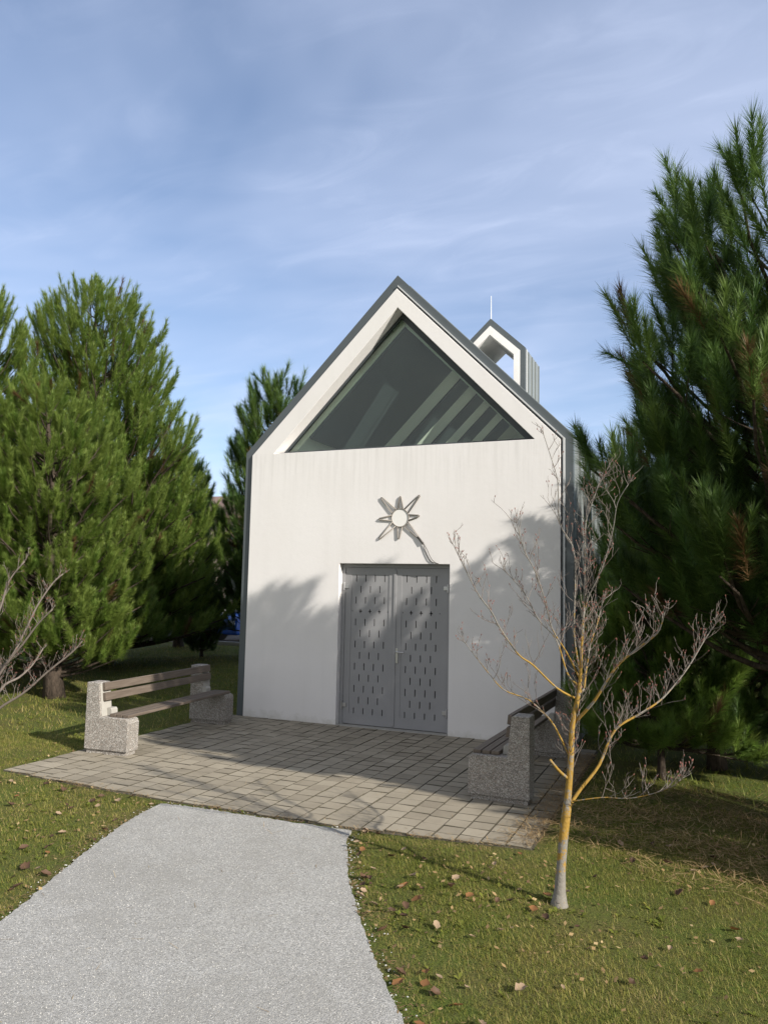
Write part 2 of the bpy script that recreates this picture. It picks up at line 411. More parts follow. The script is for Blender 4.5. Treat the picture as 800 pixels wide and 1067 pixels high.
b = MB(); b.prism(PATH_E, -.03, .006, axis='z'); structure(b.build('gravel_path', M['gravel']))
b = MB(); b.prism(densify(PATIO, .2, 0, 1), -.06, -.010, axis='z'); structure(b.build('paving_bed', M['joint']))
b = MB(); R = random.Random(4)
px = -.345
while px < 5.20:
    pw = .2; off = R.choice([0, .02, .05, .09, .12, .0]); y = .02+off
    xm = px+pw/2
    yfront = np.interp(xm, [-.345, .4, 1.9, 3.8, 4.6, 5.32], [-4.05, -4.13, -4.21, -4.2, -4.12, -4.02]) + R.uniform(-.012, .012)
    while y > yfront+.03:
        y0 = max(y-.2, yfront); y1 = min(y, .02); y -= .2
        if y1-y0 < .05: continue
        g = .0034; dz = R.uniform(-.0025, .0025); tx = R.uniform(-.002, .002); ty = R.uniform(-.002, .002)
        x0, x1 = px+g, px+pw-g; q0, q1 = y0+g*1.15, y1-g*1.15; h = .012; e = .004; tint = R.gauss(.5, .13)
        zt = lambda x, yy: .004+dz+tx*(x-xm)*10+ty*(yy-(y0+y1)/2)*10
        vs = [(x0, q0, -.03), (x1, q0, -.03), (x1, q1, -.03), (x0, q1, -.03)]
        vs += [(x, yy, zt(x, yy)-.003) for x, yy in ((x0, q0), (x1, q0), (x1, q1), (x0, q1))]
        vs += [(x, yy, zt(x, yy)) for x, yy in ((x0+e, q0+e), (x1-e, q0+e), (x1-e, q1-e), (x0+e, q1-e))]
        fs = [(i, (i+1) % 4, (i+1) % 4+4, i+4) for i in range(4)] + [(i+4, (i+1) % 4+4, (i+1) % 4+8, i+8) for i in range(4)] + [(8, 9, 10, 11)]
        b.add(vs, fs[:8], 1, tint); b.f.append(tuple(i+len(b.v)-12 for i in fs[8])); b.m.append(0); b.t.append(tint)
    px += pw
structure(b.build('patio_paving', [M['paver'], M['joint']], fix=False, tint=True))

# ------------------------------------------------------------------ chapel
CO = Vector((2.4, 0, 0)); D1 = 8.6
ch = thing('chapel', 'small white gabled chapel with dark metal edging and grey double door', 'chapel', CO)
CP = dict(parent=ch, off=CO)
DX0, DX1, DH = 1.573, 3.272, 2.343
W0 = (.381, 4.04); W1 = (2.414, 6.145); W2 = (4.452, 4.05)
wall_poly = [(0, -.02), (DX0, -.02), (DX0, DH), (DX1, DH), (DX1, -.02), (4.8, -.02), (4.8, 4.03), (2.395, 6.44), (0, 4.03)]
b = MB(); b.prism(wall_poly, 0, .36, [[W0, W1, W2]]); b.build('front_wall', M['plaster'], bevel=.006, **CP)
OUT = [(-.135, 0), (-.135, 4.075), (2.395, 6.655), (4.965, 4.085), (4.965, 0)]
MID = [(-.018, 0), (-.018, 4.035), (2.395, 6.475), (4.83, 4.04), (4.83, 0)]
INN = [(.05, 0), (.05, 3.97), (2.395, 6.36), (4.76, 3.97), (4.76, 0)]
def ring(a, c): return list(a) + list(reversed(c))
b = MB(); b.prism(ring([(x, z-.02) for x, z in OUT[:1]]+OUT[1:4]+[(4.965, -.02)], [(-.006, -.02), (-.006, 4.033), (2.395, 6.452), (4.808, 4.034), (4.808, -.02)]), .035, .12); b.build('edge_trim', M['trim'], bevel=.004, **CP)
# bright flashing strip standing between plaster and trim on the right-hand side
FL0 = [(2.41, 6.490), (4.856, 4.048), (4.856, 0.0)]; FL1 = [(2.41, 6.466), (4.834, 4.041), (4.834, 0.0)]
b = MB(); b.prism(FL0+FL1[::-1], .004, .036); b.build('flashing', M['flash'], **CP)
# standing seam cladding: left wall + left slope, right wall, right slope between the added skylights
IN2 = [(-.018, -.02), (-.018, 4.035), (2.395, 6.475), (4.83, 4.04), (4.83, -.02)]
O2 = [(-.13, -.02), (-.13, 4.073), (2.395, 6.648), (4.96, 4.083), (4.96, -.02)]
SKY = [(.6, 1.4), (2.98, 3.65), (4.1, 4.75), (5.25, 5.9), (6.45, 7.1)]  # unseen roof openings, added so sun lights and stripes the interior
b = MB()
b.prism(O2[:3]+[IN2[2], IN2[1], IN2[0]], .122, D1)
sl = lambda t, P: (P[2][0]+(P[3][0]-P[2][0])*t, P[2][1]+(P[3][1]-P[2][1])*t)
b.prism([sl(.86, O2), O2[3], O2[4], IN2[4], IN2[3], sl(.86, IN2)], .122, D1)
b.prism([O2[2], sl(.10, O2), sl(.10, IN2), IN2[2]], .122, D1)
ys = [.122] + [v for s in SKY for v in s] + [D1]
for i in range(0, len(ys), 2): b.prism([sl(.10, O2), sl(.86, O2), sl(.86, IN2), sl(.10, IN2)], ys[i], ys[i+1])
roof = b.build('roof_cladding', M['seam'], **CP)
b = MB(); y = .55
while y < D1-.1:
    s0 = 1.006
    b.prism([(-.158, 0), (-.158, 4.083), (2.395, 6.69), (4.99, 4.093), (4.99, 0), (4.962, 0), (4.962, 4.084), (2.395, 6.651), (-.132, 4.074), (-.132, 0)], y, y+.022); y += .46
    if any(a-.05 < y < c+.05 for a, c in SKY): y += .08
b.build('seam_ribs', M['seam'], roof, CO)
for a, c in SKY:
    b = MB(); b.prism([sl(.10, O2), sl(.86, O2), tuple(np.array(sl(.86, O2))-.03), tuple(np.array(sl(.10, O2))-.03)], a+.002, c-.002); b.build('added_skylight_glass', M['skyglass'], roof, CO)
b = MB(); b.prism(OUT, D1+.002, D1+.2); b.build('rear_wall', M['seam'], **CP)
# interior lining
b = MB()
b.prism([(.30, .05), (.30, 3.85), (2.395, 5.98), (2.395, 6.468), (-.01, 4.03), (-.01, .05)], .37, D1-.01)
rp = [(2.397, 5.98), (4.52, 3.85), (4.52, .05), (4.82, .05), (4.82, 4.03), (2.397, 6.468)]
li = [(2.397, 6.466), (2.397, 5.98), (4.52, 3.85), (4.82, 4.03)]
b.prism([(4.52, 3.85), (4.52, .05), (4.82, .05), (4.82, 4.03)], .37, D1-.01)
q = lambda t, A, B: (A[0]+(B[0]-A[0])*t, A[1]+(B[1]-A[1])*t)
ti, bi = (2.397, 5.98), (4.52, 3.85); to, bo = (2.397, 6.466), (4.82, 4.03)
b.prism([q(0, to, bo), q(.08, to, bo), q(.1, ti, bi), ti], .37, D1-.01); b.prism([q(.87, to, bo), bo, bi, q(.9, ti, bi)], .37, D1-.01)
ys[0] = .37; ys[-1] = D1-.01
for i in range(0, len(ys), 2): b.prism([q(.08, to, bo), q(.87, to, bo), q(.9, ti, bi), q(.1, ti, bi)], ys[i], ys[i+1])
b.prism([(.305, .05), (4.515, .05), (4.515, 3.84), (2.396, 5.97), (.305, 3.84)], D1-.2, D1-.02)
b.box(-.01, 4.82, .37, D1-.01, -.02, .04)
lining = b.build('interior_lining', M['inner'], **CP)
b = MB(); b.prism([(.80, 4.347), (.818, 4.32), (2.392, 5.93), (2.394, 5.972)], .374, 2.75); b.build('ceiling_panel', M['dark_lining'], lining, CO)
for y0, y1 in ((3.35, 3.9), (4.5, 5.05), (5.6, 6.2), (6.8, 7.5)):
    b = MB(); b.prism([(.303, 1.2), (.33, 1.2), (.33, 3.835), (2.380, 5.925), (2.380, 5.96), (.303, 3.847)], y0, y1); b.build('ceiling_panel', M['dark_lining'], lining, CO)
b = MB(); b.box(.31, 4.51, .371, .40, 2.40, 3.96); b.build('gallery_panel', M['dark_lining'], lining, CO)
# gable window
def inset(P, d):   # shrink a counter-clockwise triangle
    out = []
    n = len(P)
    for i in range(n):
        p0 = Vector(P[i-1]); p1 = Vector(P[i]); p2 = Vector(P[(i+1) % n])
        e1 = (p1-p0).normalized(); e2 = (p2-p1).normalized()
        n1 = Vector((e1.y, -e1.x)); n2 = Vector((e2.y, -e2.x))   # clockwise order: inward on the right
        A = Matrix(((n1.x, n1.y), (n2.x, n2.y))); v = A.inverted() @ Vector((n1.dot(p1)+d[i-1], n2.dot(p1)+d[i]))
        out.append(tuple(v))
    return out
T = [W0, W1, W2]
b = MB(); b.prism(inset(T, (.002, .002, .002)), .235, .30, [inset(T, (.035, .085, .065))]); gw = b.build('gable_window', M['frame'], bevel=.004, **CP)
b = MB(); b.prism(inset(T, (.03, .08, .06)), .26, .272); b.build('pane', M['glass'], gw, CO)
b = MB(); b.add([(W0[0]+.05, .01, W0[1]+.006), (W2[0]-.03, .01, W2[1]+.006), (W2[0]-.1, .236, W2[1]+.04), (W0[0]+.11, .236, W0[1]+.04)], [(0, 1, 2, 3)])
b.build('sill', M['plaster'], gw, CO)
# door
b = MB(); b.prism([(DX0+.002, 0), (DX0+.002, DH-.002), (DX1-.002, DH-.002), (DX1-.002, 0), (DX1-.055, 0), (DX1-.055, DH-.055), (DX0+.055, DH-.055), (DX0+.055, 0)], .10, .17); df = b.build('door_frame', M['door'], bevel=.004, **CP)
b = MB(); b.box(DX0+.01, DX1-.01, -.02, .17, -.03, .012); b.build('threshold', M['conc'], df, CO, bevel=.004)
b = MB(); b.box(DX0+.03, DX1-.03, .172, .20, .02, DH-.03); b.build('slot_shade_sheet', M['doordark'], df, CO)  # dark sheet standing in for the unlit space behind the slots
mid = (DX0+DX1)/2
def leaf(x0, x1, hinge_left):
    b = MB(); z0, z1 = .022, DH-.058; ya, yb = .112, .15
    b.box(x0, x1, ya, yb, z0, .17); b.box(x0, x1, ya, yb, z1-.10, z1)
    sx = .095
    b.box(x0, x0+sx, ya, yb, .17, z1-.10); b.box(x1-sx, x1, ya, yb, .17, z1-.10)
    X0, X1 = x0+sx, x1-sx; ya2 = .119
    rows = 13; zt = z1-.135; zb = .215; ph = (zt-zb)/(rows-1); sh = .098; cols = (X1-X0)
    edges = [.17]
    prev = .17
    for r_ in reversed(range(rows)):          # bottom to top
        zc = zt-.02-r_*(zt-zb-.01)/(rows-1)
        four = (r_ % 2 == 0); cross = (r_ == 3)
        cen = [X0+cols*(k+.5)/4 for k in range(4)] if four else [X0+cols*(k+1)/4 for k in range(3)]
        h = .058 if cross else sh
        b.box(X0, X1, ya2, yb-.004, prev, zc-h/2)
        hw = .0075
        if cross:
            zz = [zc-h/2, zc-.007, zc+.007, zc+h/2]
            for k in range(3):
                ww = .024 if k == 1 else hw; xs = [X0]
                cc = [(c, ww) for c in cen]
                if k == 1: cc = [(X0+.02, .006)] + cc + [(X1-.02, .006)]
                for c, q_ in cc: xs += [c-q_, c+q_]
                xs.append(X1)
                for j in range(0, len(xs), 2): b.box(xs[j], xs[j+1], ya2, yb-.004, zz[k], zz[k+1])
        else:
            xs = [X0]
            for c in cen: xs += [c-hw, c+hw]
            xs.append(X1)
            for j in range(0, len(xs), 2): b.box(xs[j], xs[j+1], ya2, yb-.004, zc-h/2, zc+h/2)
        prev = zc+h/2
    b.box(X0, X1, ya2, yb-.004, prev, z1-.10)
    lf = b.build('door_leaf', M['door'], **CP)
    for hz in (.26, 1.98):
        hb = MB(); hx = x0 if hinge_left else x1; s = 1 if hinge_left else -1
        a, c = sorted((hx-.012*s, hx+.055*s)); hb.box(a, c, .095, .111, hz, hz+.055); hb.tube([(hx-.012*s, .088, hz-.03), (hx-.012*s, .088, hz+.085)], .013, 8)
        hb.build('hinge', M['steel'], lf, CO, bevel=.002)
    return lf
l1 = leaf(DX0+.058, mid-.003, True); l2 = leaf(mid+.003, DX1-.058, False)
b = MB(); hx = mid+.045; b.box(hx-.018, hx+.018, .098, .111, .93, 1.14); b.tube([(hx, .11, 1.09), (hx, .052, 1.09), (hx+.02, .046, 1.09), (hx+.125, .046, 1.088)], .010, 8)
b.tube([(hx, .10, .985), (hx, .09, .985)], .011, 10); b.build('handle', M['steel'], l2, CO, bevel=.002, smooth=False)
b = MB(); b.box(mid-.022, mid+.02, .100, .1115, .05, DH-.09); b.build('door_astragal', M['door'], l1, CO, bevel=.003)
# bell tower astride the right-hand slope
TY0, TY1 = 1.80, 2.90
rz_ = lambda x: 6.655-(x-2.395)*1.0
tO = [(2.90, rz_(2.90)-.10), (2.90, 6.045), (3.355, 6.472), (3.935, 5.922), (3.935, rz_(3.935)-.10)]
tM = [(3.00, rz_(3.0)-.10), (3.00, 6.02), (3.35, 6.345), (3.847, 5.882), (3.847, rz_(3.847)-.10)]
tI = [(3.07, rz_(3.07)-.10), (3.07, 5.945), (3.345, 6.195), (3.745, 5.826), (3.745, rz_(3.745)-.10)]
b = MB(); b.prism(ring(tM, tI), TY0-.012, TY1); bt = b.build('bell_tower', M['plaster'], **CP)
b = MB(); b.prism(ring(tO, [(x, z+.0) for x, z in tM]), TY0, TY0+.07); b.build('tower_trim', M['trim'], bt, CO, bevel=.003)
b = MB(); g = .012; b.prism(ring([(tO[0][0], tO[0][1]), (2.90, 6.04), (3.355, 6.466), (3.93, 5.92), (3.93, tO[4][1])], tM), TY0+.072, TY1+.01)
for yy in (2.02, 2.30, 2.58, 2.86): b.box(3.93, 3.95, yy, yy+.018, tO[4][1], 5.90)
b.build('tower_cladding', M['seam'], bt, CO)
b = MB(); b.box(3.936, 3.952, TY0+.055, TY0+.08, tO[4][1], 5.9); b.build('tower_flashing', M['flash'], bt, CO)
b = MB(); b.tube([(3.352, 1.84, 6.46), (3.350, 1.84, 6.87)], [.009, .006], 6); b.build('lightning_rod', M['flash'], bt, CO)

# star hung on the wall
st = thing('star_light', 'eight pointed rope light star with round white centre on the wall above the door', 'star decoration', (2.52, 0, 3.005))
SC = Vector((2.52, 0, 3.005))
b = MB(); N = 28
ringp = [(2.525+.132*math.cos(2*PI*k/N), -.014, 3.006+.132*math.sin(2*PI*k/N)) for k in range(N+1)]
b.add([(2.525, -.0125, 3.006)]+[(2.525+.126*math.cos(2*PI*k/N), -.0125, 3.006+.126*math.sin(2*PI*k/N)) for k in range(N)]
      + [(2.525, -.004, 3.006)]+[(2.525+.126*math.cos(2*PI*k/N), -.004, 3.006+.126*math.sin(2*PI*k/N)) for k in range(N)],
      [(0, k+1, (k+1) % N+1) for k in range(N)] + [(N+1, (k+1) % N+N+2, k+N+2) for k in range(N)] + [(k+1, k+N+2, (k+1) % N+N+2, (k+1) % N+1) for k in range(N)])
b.build('centre_disc', M['disc'], st, SC)
b = MB(); b.tube(ringp, .008, 6, cap=False); b.build('ring_tube', M['tube'], st, SC, smooth=True)
tips = [(2.822, 3.326), (2.523, 3.318), (2.222, 3.306), (2.190, 2.990), (2.200, 2.700), (2.505, 2.700), (2.826, 2.702), (2.822, 3.030)]
angs = [45, 90, 135, 180, 225, 270, 315, 360]
for (tx, tz), a in zip(tips, angs):
    a = math.radians(a); p = []
    for s in (-1, 1):
        q_ = a+s*.30; p.append((2.525+.135*math.cos(q_), -.014, 3.006+.135*math.sin(q_)))
    dn = Vector((tx-2.525, 0, tz-3.006)).normalized(); pn = Vector((-dn.z, 0, dn.x))*.012
    tip = Vector((tx, -.014, tz)); t1 = tip-pn-dn*.015; t2 = tip+pn-dn*.015
    b = MB(); b.tube([p[0], t1, tip, t2, p[1]], .0085, 6); b.build('ray', M['tube'], st, SC, smooth=True)
b = MB()
b.tube([(2.80, -.014, 2.73), (2.85, -.017, 2.67), (2.885, -.018, 2.63)], .015, 8)
cb1 = [(2.880, -.016, 2.635), (2.905, -.015, 2.56), (2.93, -.012, 2.48), (2.97, -.012, 2.405), (3.02, -.014, 2.37), (3.09, -.012, 2.355), (3.13, .02, 2.35)]
cb2 = [(2.892, -.016, 2.625), (2.945, -.014, 2.54), (2.98, -.012, 2.46), (3.02, -.012, 2.40), (3.07, -.012, 2.362), (3.12, .02, 2.35)]
b.tube(cb1, .0045, 5); b.tube(cb2, .0045, 5); b.build('cable', M['cable'], st, SC, smooth=True)

# ------------------------------------------------------------------ benches
def make_bench(name, label, loc, rz):
    bn = thing(name, label, 'bench', loc, rz, 'concrete benches flanking the chapel door')
    L = 2.44; bw = .21
    prof = [(.0, .05), (.60, .05), (.60, .375), (.585, .41), (.55, .428), (.215, .428), (.172, .81), (.155, .82), (.0, .82)]
    prof = [(x-.0, z) for x, z in prof]
    for y0, sgn in ((0, 1), (L-bw, -1)):
        b = MB(); b.prism(prof, y0, y0+bw)
        blk = b.build('side_block', M['agg'], bn, bevel=.018, seg=3)
        b = MB(); b.box(.022, .575, y0+.022, y0+bw-.022, -.01, .055); b.build('plinth', M['agg'], blk)
        # smooth cast face of the upright and step for the slats, on the inner side
        b = MB(); ya, yb = (y0+.02, y0+bw-.012) if sgn > 0 else (y0+.012, y0+bw-.02)
        b.prism([(.212, .43), (.222, .43), (.178, .806), (.166, .806)], ya, yb)
        ia, ib = (y0+.11, y0+bw+.012) if sgn > 0 else (y0-.012, y0+.10)
        b.prism([(.205, .431), (.285, .431), (.28, .50), (.265, .52), (.205, .52)], ia, ib)
        b.build('cast_bracket', M['conc'], blk, bevel=.006)
    def slat(x, z, w_, h_, tilt):
        b = MB(); c, s = math.cos(tilt), math.sin(tilt)
        p = [(-w_/2, -h_/2), (w_/2, -h_/2), (w_/2, h_/2), (-w_/2, h_/2)]
        b.prism([(x+a*c-d*s, z+a*s+d*c) for a, d in p], bw*.22, L-bw*.22); return b
    for z, x in ((.772, .205), (.655, .218)): slat(x, z, .04, .093, .11).build('back_slat', M['wood'], bn, bevel=.006)
    for x in (.345, .435, .525): slat(x, .447, .080, .036, 0).build('seat_slat', M['wood'], bn, bevel=.006)
    return bn
be = make_bench('park_bench', 'sunlit concrete bench with brown slats standing by the lawn, left of the chapel door', (-.222, -3.045, 0), math.radians(4.2))
b2 = copy_tree(be, (5.045, -.45, 0), PI-math.radians(1.0))
b2['label'] = 'shaded concrete bench seen from its end, behind the bare sapling on the right'

# ------------------------------------------------------------------ pines
def pine(name, label, base, H, crown_z, Rmax, seed, nlimb, nlen, needles, nwid, mat, lean=(0, 0), brush=(.24, .36), trunk_r=.14, prof_pow=.75, sub=1.0, group='pines around the chapel', tmean=.5, low=.62):
    R = random.Random(seed); rs = np.random.RandomState(seed)
    root = thing(name, label, 'pine tree', base, 0, group)
    tb = MB()
    ax = lambda z: Vector((lean[0]*(z/H)**1.3 + .06*math.sin(z*1.3+seed), lean[1]*(z/H)**1.3 + .06*math.cos(z*1.1+seed), z))
    zs = [H*k/12 for k in range(13)]; zs[0] = -.05
    tb.tube([ax(max(z, 0)) + Vector((0, 0, -.05 if z < 0 else 0)) for z in zs], [trunk_r*(1.25 if i == 0 else 1-.9*i/12) for i in range(13)], 9)
    pos = []; dr = []; ln = []; tn = []
    up = Vector((0, 0, 1))
    def brush_at(p, d, l, tint): pos.append(p); dr.append(d.normalized()); ln.append(l); tn.append(tint)
    for i in range(nlimb):
        t = ((i+R.random())/nlimb)**1.05
        az = i*2.39996+R.uniform(-.35, .35)
        prof = min(1, low+t/.30*(1-low))*(1-t)**prof_pow
        rad = Rmax*prof*R.uniform(.72, 1.12)+.10
        rise = .30+.75*t+R.uniform(-.12, .15)
        zt = crown_z+(H-crown_z)*t+R.uniform(-.1, .1)
        zs_ = max(.35, zt-rad*rise); 
        if zs_ > H-.15: zs_ = H-.15
        a0 = ax(zs_); e = Vector((math.cos(az), math.sin(az), 0))
        tip = ax(zt)+e*rad
        pts = []
        for k in range(7):
            s = k/6
            h = a0.z + (tip.z-a0.z)*(s**1.6)
            q = ax(a0.z).lerp(Vector((tip.x, tip.y, 0)), s); pts.append(Vector((q.x+R.uniform(-.03, .03)*rad*s, q.y+R.uniform(-.03, .03)*rad*s, h)))
        r0 = .012+.016*rad
        tb.tube(pts, [r0*(1-.75*k/6) for k in range(7)], 5, cap=False)
        side = e.cross(up)
        s = .30; k = 0
        step = .20/max(rad, .25)/sub
        while s < 1.0:
            fs = s*6; j = min(5, int(fs)); p = pts[j].lerp(pts[j+1], fs-j); d = (pts[j+1]-pts[j]).normalized()
            sg = 1 if k % 2 else -1; k += 1
            tl = (.20+.42*(1-s)*rad)*R.uniform(.6, 1.15)
            td = (d*.75+side*sg*R.uniform(.6, 1.0)+up*R.uniform(.0, .45)).normalized()
            m = max(1, int(tl/.22+.4))
            end = p+td*tl
            if tl > .3: tb.tube([p, p+td*tl*.5+up*-.01, end], [.010, .007, .004], 3, cap=False)
            for c in range(m):
                q = p.lerp(end, (c+1)/m); outer = (c == m-1)
                bd = td*.25+e*.22+up*R.uniform(.7, 1.3)+Vector((R.uniform(-.22, .22), R.uniform(-.22, .22), 0))
                dist = (q-ax(q.z)).length/max(Rmax*(1-t)**prof_pow, .3)
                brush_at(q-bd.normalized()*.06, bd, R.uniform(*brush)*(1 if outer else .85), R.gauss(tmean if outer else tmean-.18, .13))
                if outer and R.random() < .7:
                    bd2 = td*.55+e*.35+up*R.uniform(.3, 1.0)+side*R.uniform(-.5, .5); brush_at(q-td*.08, bd2, R.uniform(*brush)*.8, R.gauss(tmean-.05, .12))
            s += step*R.uniform(.75, 1.25)
        for c in range(4):
            bd = d*.7+up*R.uniform(.5, 1.1)+side*R.uniform(-.7, .7); brush_at(pts[6]-d*.04*c, bd, R.uniform(*brush)*(1.15 if c == 0 else .9), R.gauss(tmean+.1, .12))
    top = ax(H)
    for c in range(7):
        a = c*.9; brush_at(top-up*(.05+.06*c), up*1.2+Vector((math.cos(a), math.sin(a), 0))*.55*(c > 0), R.uniform(*brush)*1.2, R.gauss(tmean+.1, .1))
    tb.build('trunk', M['bark'], root, fix=False, smooth=True)
    P = np.array([tuple(p) for p in pos]); Dv = np.array([tuple(d) for d in dr]); Lb = np.array(ln); Tn = np.array(tn)
    nB = len(P); m = needles; N = nB*m
    ref = np.where(np.abs(Dv[:, 2:3]) < .9, [[0, 0, 1.]], [[1., 0, 0]])
    A = np.cross(Dv, ref); A /= np.linalg.norm(A, axis=1)[:, None]; B = np.cross(Dv, A)
    s = rs.rand(nB, m)**.85; ph = rs.rand(nB, m)*2*PI
    ang = np.radians(66-36*s+rs.randn(nB, m)*9)
    rad = A[:, None]*np.cos(ph)[..., None]+B[:, None]*np.sin(ph)[..., None]
    tan_ = -A[:, None]*np.sin(ph)[..., None]+B[:, None]*np.cos(ph)[..., None]
    o = P[:, None]+Dv[:, None]*(Lb[:, None]*s)[..., None]
    nd = Dv[:, None]*np.cos(ang)[..., None]+rad*np.sin(ang)[..., None]
    L_ = nlen*(.75+.5*rs.rand(nB, m)); L_ *= (Lb/np.mean(Lb))[:, None]**.5
    tip = o+nd*L_[..., None]; tip[..., 2] -= .012*rs.rand(nB, m)
    hw = nwid/2
    V = np.empty((nB, m, 3, 3)); V[..., 0, :] = o-tan_*hw; V[..., 1, :] = o+tan_*hw; V[..., 2, :] = tip
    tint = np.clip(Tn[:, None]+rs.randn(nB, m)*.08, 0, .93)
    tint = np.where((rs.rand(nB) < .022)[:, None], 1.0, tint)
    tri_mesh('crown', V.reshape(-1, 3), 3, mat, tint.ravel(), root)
    return root

G_ = 'pines around the chapel'
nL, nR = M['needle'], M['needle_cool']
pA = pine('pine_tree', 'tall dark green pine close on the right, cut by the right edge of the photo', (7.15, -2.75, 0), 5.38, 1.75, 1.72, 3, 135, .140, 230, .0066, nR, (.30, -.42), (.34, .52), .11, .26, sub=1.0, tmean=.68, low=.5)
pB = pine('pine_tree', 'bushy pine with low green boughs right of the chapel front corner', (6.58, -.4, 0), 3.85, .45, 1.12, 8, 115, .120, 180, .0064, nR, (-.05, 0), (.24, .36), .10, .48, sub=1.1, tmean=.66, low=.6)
pine('pine_tree', 'young pine with bright low tufts between the right bench and the tall right pine', (6.02, -1.2, 0), 2.15, .3, .85, 14, 46, .13, 190, .0064, nL, (0, 0), (.24, .34), .045, .5, sub=1.1, tmean=.62, low=.9)
pL1 = pine('pine_tree', 'bright green pine with a thick bare lower trunk behind the left bench', (-3.85, .05, 0), 5.35, .75, 1.62, 21, 140, .108, 220, .0074, nL, (-.70, 0), (.30, .44), .16, .40, sub=1.0, tmean=.88, low=.75)
pL2 = pine('pine_tree', 'tallest left pine, broad and pointed, rising behind the nearer bright one', (-7.0, 4.6, 0), 9.3, .85, 3.35, 33, 270, .135, 150, .0105, nL, (-.9, 0), (.42, .62), .2, .46, sub=1.0, tmean=.82, low=.75)

# ------------------------------------------------------------------ sapling and shrub
LIMBS = {"trunk": [[5.643,-5.025,-0.03],[5.658,-5.036,0.232],[5.677,-5.042,0.446],[5.696,-5.042,0.604],[5.723,-5.053,0.894],[5.738,-5.065,1.154],[5.774,-5.06,1.333],[5.787,-5.058,1.445],[5.802,-5.071,1.706],[5.816,-5.078,1.906],[5.826,-5.096,2.2],[5.835,-5.111,2.464],[5.883,-5.099,2.622],[5.925,-5.086,2.75]],
"r1": [[5.696,-5.045,0.605],[5.774,-4.986,0.728],[5.887,-4.915,0.884],[5.98,-4.859,1.105],[6.132,-4.767,1.21],[6.256,-4.685,1.297],[6.351,-4.616,1.404],[6.443,-4.551,1.532],[6.542,-4.488,1.707],[6.612,-4.43,1.812]],
"low": [[5.735,-5.057,0.667],[5.922,-5.061,0.715],[6.075,-5.075,0.731],[6.208,-5.1,0.776],[6.327,-5.133,0.838],[6.395,-5.187,0.903]],
"r2": [[5.754,-5.048,1.171],[5.885,-5.118,1.324],[6.018,-5.193,1.539],[6.157,-5.259,1.674],[6.278,-5.327,1.776],[6.328,-5.429,1.906]],
"r3": [[5.77,-5.028,1.354],[5.792,-4.928,1.369],[5.794,-4.846,1.462],[5.816,-4.766,1.657],[5.85,-4.674,1.793],[5.88,-4.587,1.959]],
"l1": [[5.722,-5.047,0.936],[5.621,-5.07,1.138],[5.54,-5.073,1.224],[5.451,-5.076,1.293],[5.296,-5.106,1.348],[5.205,-5.113,1.438],[5.143,-5.106,1.504],[5.02,-5.133,1.661]],
"l2": [[5.76,-5.05,1.319],[5.656,-5.163,1.392],[5.528,-5.295,1.543],[5.457,-5.395,1.613],[5.368,-5.511,1.776],[5.335,-5.598,1.878],[5.276,-5.697,1.988],[5.22,-5.799,2.142],[5.181,-5.891,2.269]],
"l3": [[5.77,-5.032,1.404],[5.692,-4.969,1.467],[5.608,-4.925,1.689],[5.483,-4.888,1.813],[5.374,-4.85,1.996],[5.23,-4.824,2.15]],
"l4": [[5.774,-5.014,1.452],[5.71,-5.113,1.618],[5.635,-5.215,1.774],[5.602,-5.303,1.964],[5.559,-5.393,2.139],[5.51,-5.481,2.262],[5.48,-5.565,2.43]],
"ul": [[5.781,-5.015,1.49],[5.744,-5.017,1.738],[5.752,-5.017,2.138],[5.732,-5.005,2.318],[5.651,-5.017,2.474],[5.637,-5.011,2.737],[5.609,-4.996,2.859],[5.539,-5.011,3.088]],
"ur": [[5.804,-5.038,1.804],[5.843,-5.094,1.969],[5.939,-5.129,2.169],[6.012,-5.178,2.407],[6.048,-5.235,2.578],[6.117,-5.272,2.688]],
"stub": [[5.704,-5.052,0.807],[5.667,-5.157,0.873],[5.631,-5.262,0.956]]}
RAD = {"trunk": (.047, .006), "r1": (.0145, .003), "low": (.005, .002), "r2": (.013, .003), "r3": (.009, .003), "l1": (.0075, .0022), "l2": (.0085, .0022), "l3": (.008, .0022), "l4": (.007, .0022), "ul": (.007, .0022), "ur": (.0055, .0022), "stub": (.011, .009)}
DEN = {'ul': .45, 'ur': .45, 'l1': .5, 'l2': .55, 'l3': .6, 'l4': .6, 'low': .7, 'trunk': 1.3, 'r1': 1.2, 'r2': 1.2, 'r3': 1.3}
